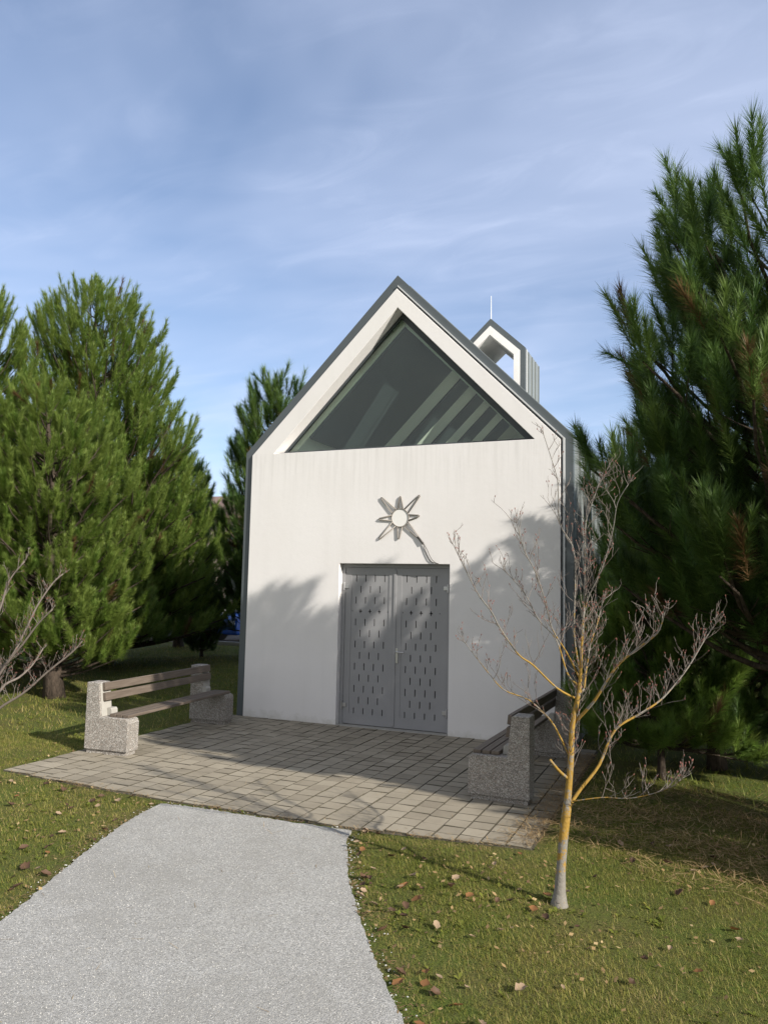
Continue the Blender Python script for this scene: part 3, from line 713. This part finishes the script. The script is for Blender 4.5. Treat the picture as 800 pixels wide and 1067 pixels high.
def grow(limbs, rad, off, seed, density=1.0, mult=1.0, skip0=.22, only_low=None):
    R = random.Random(seed); main = MB(); tw = MB(); bud = MB(); off = Vector(off)
    def twig(p, d, L, lev):
        n = 3; pts = [p]; dd = d.copy()
        for k in range(n):
            dd = (dd+Vector((R.uniform(-.28, .28), R.uniform(-.28, .28), R.uniform(-.05, .32)))).normalized(); pts.append(pts[-1]+dd*L/n)
        r0 = (.0023 if lev == 0 else .0016)*mult; tw.tube(pts, [r0*(1-.45*k/n) for k in range(n+1)], 4, cap=False, tint=R.gauss(.5, .2))
        if lev < 2:
            for k in range(1, n+1):
                if R.random() < (.8 if lev == 0 else .5):
                    ax = Vector((R.uniform(-1, 1), R.uniform(-1, 1), R.uniform(-.3, 1))).normalized()
                    twig(pts[k], (dd*.8+ax*.75).normalized(), L*R.uniform(.35, .6), lev+1)
        if R.random() < .3:
            e = pts[-1]; bud.tube([e-dd*.002, e+dd*.005, e+dd*.011], [.0022*mult, .0032*mult, .001], 5)
    for name, pts in limbs.items():
        P = [Vector(p)-off for p in pts]
        # catmull-rom smoothing
        S = []
        for i in range(len(P)-1):
            p0, p1, p2, p3 = P[max(i-1, 0)], P[i], P[i+1], P[min(i+2, len(P)-1)]
            for k in range(4):
                q = k/4; S.append(.5*((2*p1)+(p2-p0)*q+(2*p0-5*p1+4*p2-p3)*q*q+(3*p1-p0-3*p2+p3)*q**3))
        S.append(P[-1]); r0, r1 = rad[name]; n = len(S)
        ra = [r0+(r1-r0)*((i/(n-1))**.6) for i in range(n)]
        if name == 'trunk':
            ra = []
            for p in S:
                z = p.z; ra.append(np.interp(z, [-.03, .04, .22, .6, .7, 1.2, 1.5, 2.0, 2.8], [.075, .041, .031, .030, .022, .017, .011, .006, .003]))
        main.tube(S, [x*mult for x in ra], 9 if name in ('trunk', 'a') else 7)
        if name == 'stub': continue
        Ltot = sum((S[i+1]-S[i]).length for i in range(n-1)); acc = 0; nxt = Ltot*skip0
        if name == 'trunk': nxt = .85
        for i in range(n-1):
            seg = S[i+1]-S[i]; acc += seg.length
            while acc > nxt:
                d = seg.normalized(); a = Vector((R.uniform(-1, 1), R.uniform(-1, 1), R.uniform(-.1, 1))).normalized()
                fr = acc/Ltot
                twig(S[i+1], (d*.6+a*.85).normalized(), R.uniform(.09, .26)*(1.15-.5*fr), 0)
                nxt += R.uniform(.018, .042)/density/DEN.get(name, 1)
        for k in range(3): 
            d = (S[-1]-S[-3]).normalized(); twig(S[-1], (d+Vector((R.uniform(-.6, .6), R.uniform(-.6, .6), R.uniform(0, .4)))).normalized(), R.uniform(.04, .09), 1)
    return main, tw, bud
sb = Vector((5.643, -5.025, 0))
sap = thing('bare_sapling', 'bare young tree with yellow lichen on its trunk and limbs, in the right lawn', 'tree', sb)
mn, tw, bu = grow(LIMBS, RAD, sb, 5, 1.0)
mn.build('trunk', M['lichen'], sap, fix=False, smooth=True)
tw.build('twigs', M['twig'], sap, fix=False, tint=True, smooth=True); stuff(bu.build('buds', M['bud'], sap, fix=False))
SH = {"a": [[-1.622,-3.406,-0.03],[-1.429,-3.39,0.274],[-1.238,-3.368,0.478],[-0.943,-3.301,0.671],[-0.648,-3.242,0.931],[-0.356,-3.181,1.166],[-0.214,-3.172,1.306]],
"b": [[-1.622,-3.406,-0.03],[-1.545,-3.372,0.431],[-1.359,-3.296,0.892],[-1.229,-3.219,1.123],[-1.096,-3.153,1.474],[-1.018,-3.099,1.709],[-0.883,-3.023,1.97],[-0.794,-2.952,2.091]],
"c": [[-1.622,-3.406,-0.03],[-1.433,-3.445,0.506],[-1.131,-3.433,0.975],[-0.867,-3.419,1.268],[-0.658,-3.421,1.5],[-0.452,-3.419,1.674]],
"d": [[-1.622,-3.406,-0.03],[-1.606,-3.447,0.663],[-1.443,-3.417,1.241],[-1.302,-3.385,1.705],[-1.227,-3.362,1.995],[-1.068,-3.298,2.231]],
"e": [[-1.622,-3.406,-0.03],[-1.796,-3.535,0.888],[-1.867,-3.6,1.576],[-1.777,-3.599,2.273]],
"f": [[-1.622,-3.406,-0.03],[-1.397,-3.244,0.655],[-1.281,-3.076,0.806],[-1.226,-2.932,0.949],[-1.2,-2.805,1.143]]}
shb = Vector((-1.622, -3.406, 0))
shr = thing('bare_shrub', 'leafless grey shrub with a few red leaves at the left edge of the photo', 'shrub', shb)
mn, tw, bu = grow(SH, {k: (.017, .006) for k in SH}, shb, 9, .55, 1.35, .35)
mn.build('stem', M['twig'], shr, fix=False, smooth=True, tint=True); tw.build('twigs', M['twig'], shr, fix=False, tint=True, smooth=True); stuff(bu.build('buds', M['bud'], shr, fix=False))

# copies of the pines for the trees further off
def pine_copy(src, loc, rz, sc, label):
    c = copy_tree(src, loc, rz, sc); c['label'] = label; return c
pine_copy(pL2, (-7.6, .6, 0), 2.3, (.78, .78, .86), 'tall pine at the left edge of the photo, mostly out of frame')
pine_copy(pB, (-4.3, 8.2, 0), 1.9, (1.75, 1.75, 1.90), 'dark pine right behind the left roof edge of the chapel')
pine_copy(pB, (-6.0, 7.3, 0), 4.1, .5, 'small dark pine low in the shade between the tall left pines and the chapel')
pine_copy(pB, (-8.6, 9.5, 0), .8, 1.5, 'shaded bushy pine in the gap behind the tall left pines')
pine_copy(pB, (5.55, 1.2, 0), 3.6, (.56, .56, 1.06), 'slim young pine close to the right side wall of the chapel')
pine_copy(pA, (7.6, 5.2, 0), 3.6, (1.0, 1.0, .8), 'dark pine far behind the right side of the chapel')
pine_copy(pB, (9.0, 2.6, 0), 2.2, 1.25, 'dark pine in the shade behind the tall right one')
pine_copy(pB, (10.3, 1.0, 0), 1.0, 1.35, 'bushy pine added out of view beyond the right edge to shade the lawn')  # out of view, added for its shadow on the lawn behind
pine_copy(pB, (10.1, -4.1, 0), 2.6, 1.1, 'small unseen pine added right of the lawn to shade the bench and ground')  # out of view, added to cast shade over right bench and grass
pine_copy(pA, (11.6, -.9, 0), 5.0, .97, 'shaded pine beyond the right edge of the photo')

# ------------------------------------------------------------------ grass and litter
rs = np.random.RandomState(7)
camp = np.array([6.54756, -10.25271])
def scatter(n, x0, x1, y0, y1, keep):
    X = rs.uniform(x0, x1, n); Y = rs.uniform(y0, y1, n); k = keep(X, Y); return X[k], Y[k]
BLD = [(-.14, .0), (4.97, .0), (4.97, 8.8), (-.14, 8.8)]
def vnoise(X, Y, s, seed=0):
    return (np.sin(X*s+seed)*np.cos(Y*s*1.13+seed*2)+np.sin(X*s*2.3+Y*s*1.7+seed)*.5+np.sin(X*s*.6-Y*s*2.9+seed*3)*.5+np.sin(X*s*4.1+seed)*np.sin(Y*s*3.7)*.4)/2.2
def lawn_ok(X, Y, margin=0.0):
    ok = ~inside(PATIO, X, Y) & ~inside(PATH_S, X, Y) & ~inside(BLD, X, Y)
    return ok
def zat(X, Y):
    d = np.minimum(dist_poly(PATIO, X, Y), dist_poly(PATH_S[::3], X, Y))
    return (ground_z(X, Y)+.012)*np.clip((d-.05)/.5, 0, 1)-.012, d
def blades(n, box, hgt, wid, dens_edge=True):
    def keep(X, Y):
        d = np.hypot(X-camp[0], Y-camp[1]); return lawn_ok(X, Y) & (d > 1.5)
    X, Y = scatter(n, *box, keep)
    Z, d = zat(X, Y)
    pn = vnoise(X, Y, 2.1, 1.3)
    pr = np.clip(.66+.6*pn, .10, 1)*np.clip(d/.10, .12, 1)
    k = rs.rand(len(X)) < pr; X, Y, Z, d, pn = X[k], Y[k], Z[k], d[k], pn[k]
    m = len(X); az = rs.rand(m)*2*PI; ln = rs.gamma(6, 1/6, m)*hgt*np.clip(.5+d/.25, .5, 1); lean = rs.uniform(.3, 1.38, m)
    D = np.stack([np.cos(az)*np.sin(lean), np.sin(az)*np.sin(lean), np.cos(lean)], 1)
    T = np.stack([-np.sin(az+rs.uniform(-.8, .8, m)), np.cos(az), np.zeros(m)], 1)*(wid*(.7+.6*rs.rand(m)))[:, None]/2
    O = np.stack([X, Y, Z], 1)-[0, 0, .004]
    V = np.stack([O-T, O+T, O+D*ln[:, None]], 1)
    tint = np.clip(.445+.20*vnoise(X, Y, 1.0, 4)+.16*vnoise(X, Y, 6, 2)+rs.randn(m)*.15+(rs.rand(m) < .14)*.35+.12*(d < .2), 0, 1)
    return V.reshape(-1, 3), tint
parts = [blades(800000, (2.5, 9.5, -8.0, -2.2), .027, .0036), blades(340000, (-4.5, 3.2, -7.0, -2.4), .031, .0042), blades(170000, (-9, 10, -2.6, 11.5), .060, .0095)]
V = np.concatenate([p[0] for p in parts]); T_ = np.concatenate([p[1] for p in parts])
g = tri_mesh('grass', V, 3, M['blade'], T_); stuff(g); g['label'] = 'short patchy lawn grass, green and straw coloured'; g['category'] = 'grass'

# low broad weeds mixed in the turf: small leaf rosettes
def rosettes(n, box):
    X, Y = scatter(n, *box, lambda X, Y: lawn_ok(X, Y) & (vnoise(X, Y, 1.7, 5) > .15))
    Z, d = zat(X, Y); out = []; tn = []
    for x, y, z in zip(X, Y, Z):
        for q_ in range(rs.randint(4, 8)):
            a = rs.rand()*2*PI; l = rs.uniform(.018, .042); e = np.array([math.cos(a), math.sin(a), rs.uniform(.15, .8)]); s = np.array([-math.sin(a), math.cos(a), 0])*l*.28
            o = np.array([x, y, z+.004]); mid_ = o+e*l*.6; tip = o+e*l+np.array([0, 0, -.006])
            out += [o, mid_-s, tip, mid_+s]; tn.append(np.clip(rs.normal(.36, .09), 0, 1))
    return np.array(out), np.array(tn)
V, T_ = rosettes(2600, (-3, 9, -7.5, -1.0)); g = tri_mesh('weeds', V, 4, M['blade'], T_); stuff(g); g['label'] = 'small broad leaved weeds mixed through the turf'; g['category'] = 'weeds'

# dry needles: under the right-hand pine, on the patio's front edge, a few on the path
def slivers(X, Y, Z, L0, L1, wid):
    m = len(X); az = rs.rand(m)*2*PI; L = rs.uniform(L0, L1, m); el = rs.uniform(-.05, .30, m)
    D = np.stack([np.cos(az)*np.cos(el), np.sin(az)*np.cos(el), np.sin(el)], 1); T = np.stack([-np.sin(az), np.cos(az), np.zeros(m)], 1)*wid/2
    O = np.stack([X, Y, Z], 1); E = O+D*L[:, None]
    return np.stack([O-T, O+T, E+T*.6, E-T*.6], 1).reshape(-1, 3)
X, Y = scatter(60000, 4.6, 10, -5.2, 1.5, lambda X, Y: lawn_ok(X, Y) & (rs.rand(len(X)) < np.clip(1.15-np.hypot((X-7.1)/2.2, (Y+3.0)/1.35), 0, 1)**.8*np.clip(.6+.8*vnoise(X, Y, 2.6, 3), .1, 1)))
Z, _ = zat(X, Y); V1 = slivers(X, Y, Z+.022+rs.rand(len(X))*.03, .07, .15, .0055)
X, Y = scatter(7000, -.4, 5.4, -4.36, -3.95, lambda X, Y: rs.rand(len(X)) < np.exp(-np.abs(Y-np.interp(X, [-.345, .4, 1.9, 3.8, 4.6, 5.32], [-4.07, -4.15, -4.24, -4.24, -4.15, -4.05]))/.035)*np.clip(.45+.8*vnoise(X, Y*0, 3.3, 2), .06, 1))
V2 = slivers(X, Y, .008+rs.rand(len(X))*.012, .015, .05, .006)
X, Y = scatter(2400, -1, 6.5, -9, .0, lambda X, Y: (inside(PATH_S, X, Y) & (rs.rand(len(X)) < .16)) | (inside(PATIO, X, Y) & (rs.rand(len(X)) < .22)))
V3 = slivers(X, Y, np.full(len(X), .010), .03, .11, .0028)
# crumbs of bark and dead leaf along the path edges and soil strips
Xp, Yp = scatter(26000, 1.4, 6.2, -8.2, -4.1, lambda X, Y: ~inside(PATH_S, X, Y) & ~inside(PATIO, X, Y))
dpt = dist_poly(PATH_S[::3], Xp, Yp); k = rs.rand(len(Xp)) < np.exp(-dpt/.075)*.8; Xp, Yp = Xp[k], Yp[k]
V4 = slivers(Xp, Yp, np.full(len(Xp), .0)+rs.rand(len(Xp))*.012, .008, .04, .009)
X, Y = scatter(4200, 4.9, 5.3, -4.0, -.3, lambda X, Y: rs.rand(len(X)) < np.clip((X-4.95)/.28, .03, 1))
V5 = slivers(X, Y, .007+rs.rand(len(X))*.02, .03, .11, .005)
V = np.concatenate([V1, V2, V3, V5, V4]); T_ = np.clip(rs.normal(.55, .25, len(V)//4), 0, 1); T_[-len(V4)//4:] *= .45
g = tri_mesh('needle_litter', V, 4, M['litter'], T_); stuff(g); g['label'] = 'dry brown pine needles and crumbs lying on grass, paving and path edges'; g['category'] = 'litter'

def pebbles(n, keep, box, r0, r1):
    X, Y = scatter(n, *box, keep); m = len(X); r = rs.uniform(r0, r1, m)
    Z = np.where(inside(PATH_S, X, Y), .0065, .002)
    base = np.array([[1, 0, 0], [0, 1, 0], [-1, 0, 0], [0, -1, 0], [0, 0, .8]])
    a = rs.rand(m)*6.28; ca, sa = np.cos(a), np.sin(a)
    B = base[None]*(.7+.6*rs.rand(m, 5, 1))*r[:, None, None]
    Q = np.stack([B[..., 0]*ca[:, None]-B[..., 1]*sa[:, None]+X[:, None], B[..., 0]*sa[:, None]+B[..., 1]*ca[:, None]+Y[:, None], B[..., 2]+Z[:, None]], -1)
    F = [(0, 1, 4), (1, 2, 4), (2, 3, 4), (3, 0, 4)]
    return Q[:, np.array(F).ravel()].reshape(-1, 3), np.repeat(rs.normal(.5, .25, m), 4)
dpath = lambda X, Y: dist_poly(PATH_S[::3], X, Y)
p1 = pebbles(40000, lambda X, Y: inside(PATH_S, X, Y), (1.9, 7.2, -9.0, -4.25), .0018, .0042)
p2 = pebbles(40000, lambda X, Y: (~inside(PATH_S, X, Y)) & (rs.rand(len(X)) < np.exp(-dpath(X, Y)/.03)*.9), (1.4, 6.6, -8.5, -4.1), .003, .008)
M['pebble'] = mat_tinted('limestone_chip', [(0, (.24, .235, .215)), (.5, (.40, .392, .365)), (1, (.56, .547, .515))], .9, 0, None, .2)
V = np.concatenate([p1[0], p2[0]]); T_ = np.clip(np.concatenate([p1[1], p2[1]]), 0, 1)
g = tri_mesh('gravel_chips', V, 3, M['pebble'], T_); stuff(g); g['label'] = 'loose pale stone chips on the path and spilled along its edges'; g['category'] = 'gravel'

# crumbled leaf pieces, too many and too small to count
def flakes(n, box):
    X, Y = scatter(n, *box, lambda X, Y: lawn_ok(X, Y) & (rs.rand(len(X)) < np.clip(.35+.7*vnoise(X, Y, 1.9, 7), .04, 1)))
    Z, _ = zat(X, Y); m = len(X); a = rs.rand(m)*6.28; L = rs.uniform(.006, .017, m); tl = rs.uniform(-.5, .5, (m, 2))
    out = np.empty((m, 4, 3))
    for k in range(4):
        an = a+k*PI/2; rr = L*(1.3 if k % 2 else .75)
        out[:, k, 0] = X+rr*np.cos(an); out[:, k, 1] = Y+rr*np.sin(an); out[:, k, 2] = Z+.022+rr*(np.cos(an)*tl[:, 0]+np.sin(an)*tl[:, 1])
    return out.reshape(-1, 3), np.clip(rs.normal(.45, .28, m), 0, 1)
f1_ = flakes(5200, (3.6, 8.5, -7.5, -1.5)); f2_ = flakes(3600, (-2.5, 2.7, -7, -2.8))
g = tri_mesh('leaf_crumbs', np.concatenate([f1_[0], f2_[0]]), 4, M['litter'], np.concatenate([f1_[1], f2_[1]])); stuff(g); g['label'] = 'crumbled brown leaf pieces scattered through the grass'; g['category'] = 'litter'

# fallen leaves, each its own thing
def leaf_mesh(seed, mat, size):
    R = random.Random(seed); b = MB(); n = 6; vs = []; fs = []
    curl = R.uniform(.5, 1.3)
    for i in range(n+1):
        t_ = i/n; wdt = size*.36*math.sin(PI*min(1, t_*.93+.05))**.8*(1+.18*math.sin(i*2.4+seed)); x = size*(t_-.5)
        z = .012+size*.25*(t_-.5)**2*curl*1.6
        for j in (-1, -.5, 0, .5, 1): vs.append((x, j*wdt, z+abs(j)**1.6*wdt*.55*curl+R.uniform(-.002, .002)))
    for i in range(n):
        for j in range(4): fs.append((i*5+j, i*5+j+1, i*5+j+6, i*5+j+5))
    b.add(vs, fs, 0, R.uniform(.2, .9)); b.tube([(-size*.5, 0, .012+size*.06), (-size*.72, .004, .010)], [.0018, .0012], 4, tint=.2)
    o = b.build('fallen_leaf', mat, fix=False, tint=True, smooth=True); return o
protos = [leaf_mesh(i, M['leafmat'][i % 3], (.075, .09, .085, .065, .08, .07)[i]) for i in range(6)]
names = ('pale tan', 'orange brown', 'dark brown')
cnt = 0; used = set()
def put_leaf(x, y, side):
    global cnt
    k = rnd.choice([0, 0, 2, 2, 3, 3, 5, 5, 1, 2, 5, 4]); p = protos[k]
    if k not in used: used.add(k); o = p
    else: o = p.copy(); COL.objects.link(o)
    z, d = zat(np.array([x]), np.array([y]))
    o.location = (x, y, float(z[0])+.012 if not side == 'paving' else .006); o.rotation_euler = (rnd.uniform(-.5, .5), rnd.uniform(-.4, .4), rnd.uniform(0, 6.28)); s = rnd.uniform(.5, .98); o.scale = (s, s*rnd.uniform(.8, 1.2), s)
    where = {'left': 'in the grass left of the gravel path', 'right': 'in the grass right of the gravel path'}[side]
    col = names[k % 3]
    tag(o, f'{col} dry leaf fallen {where}', 'fallen leaf', f'{col} leaves {where}')
R = random.Random(77); n = 0
while n < 135:
    y = R.uniform(-6.9, -3.4); xe = float(np.interp(y, [-6.9, -5.5, -4.27, -3.4], [5.36, 4.41, 3.83, 3.9])); x = xe+(abs(R.gauss(0, .28)) if R.random() < .3 else R.uniform(0, 3.6))
    if lawn_ok(np.array([x]), np.array([y]))[0] and R.random() < .9: put_leaf(x, y, 'right'); n += 1
n = 0
while n < 110:
    x, y = R.uniform(-.9, 2.6), R.uniform(-6.4, -4.2)
    if lawn_ok(np.array([x]), np.array([y]))[0] and x < np.interp(y, [-6.7, -5.3, -4.3], [2.65, 2.1, 1.9]): put_leaf(x, y, 'left'); n += 1

# ------------------------------------------------------------------ car park and buildings beyond
b = MB(); b.box(-60, -2, 11.2, 20, -.02, .004); structure(b.build('car_park', M['asphalt']))
b = MB(); b.box(-60, -2, 11.05, 11.2, -.05, .12); structure(b.build('kerb', M['conc'], bevel=.01))
def car(label, loc, rz, col, name='parked_car'):
    m = simple('car_paint', col, .25, .04, 2, spec=.6)
    root = thing(name, label, 'car', loc, rz, 'cars in the car park')
    prof = [(-2.05, .28), (-2.1, .55), (-2.02, .82), (-1.15, .95), (-.55, 1.38), (.95, 1.42), (1.6, 1.0), (2.05, .92), (2.1, .5), (2.05, .28)]
    b = MB(); b.prism(prof, -.82, .82); b.build('body', m, root, bevel=.09, seg=3)
    for s in (-1, 1):
        b = MB(); b.prism([(-1.0, .96), (-.5, 1.32), (.9, 1.35), (1.35, 1.0)], s*.823-.006, s*.823+.006); b.build('window', M['frame'], root)
    b = MB(); b.add([(-1.135, -.68, 1.0), (-1.135, .68, 1.0), (-.62, .62, 1.365), (-.62, -.62, 1.365)], [(0, 1, 2, 3)]); b.build('windscreen', M['frame'], root)
    for x in (-1.3, 1.32):
        for s in (-1, 1):
            b = MB(); b.tube([(x, s*.66, .31), (x, s*.85, .31)], .31, 18); wv = b.build('wheel', M['cable'], root, bevel=.02)
            b = MB(); b.tube([(x, s*.83, .31), (x, s*.862, .31)], .19, 12); b.build('rim', M['steel'], wv)
    for s in (-1, 1):
        b = MB(); b.box(-2.115, -2.06, s*.62-.14, s*.62+.14, .62, .75); b.build('headlight', M['disc'], root, bevel=.02)
    return root
car('blue parked car in the car park beside the left edge of the chapel', (-8.2, 13.9, 0), 1.35, (.03, .10, .42))
car('white parked car seen through the pines in the middle of the car park', (-11.3, 14.1, 0), 1.6, (.7, .7, .7))
car('pale blue parked car furthest left beyond the pines', (-15.6, 14.6, 0), 1.5, (.25, .40, .62))
hb = thing('apartment_building', 'long pinkish building with dark windows far behind the left pines', 'building', (-22, 30, 0))
b = MB(); wv = []; b.box(-19, 19, 0, 9, -.1, 6.0); b.build('wall', simple('pink_render', (.52, .40, .36), .85, .08, 1), hb)
b = MB(); b.prism([(-19.4, 6.0), (19.4, 6.0), (19.0, 6.25), (-19.0, 6.25)], -.5, 9.4); b.prism([(-.5, 6.25), (9.4, 6.25), (4.45, 8.0)], -19.2, 19.2, axis='x'); b.build('roof', simple('brown_tile', (.22, .15, .125), .8, .2, 3), hb)
for fl in (1.0, 3.9):
    for k in range(12):
        x = -17+k*3.05; b = MB(); b.box(x, x+1.3, -.03, .05, fl, fl+1.5); wd = b.build('window', M['frame'], hb)
        b = MB(); b.box(x-.1, x+1.4, -.12, .02, fl-.09, fl-.005); b.build('sill', M['conc'], wd)
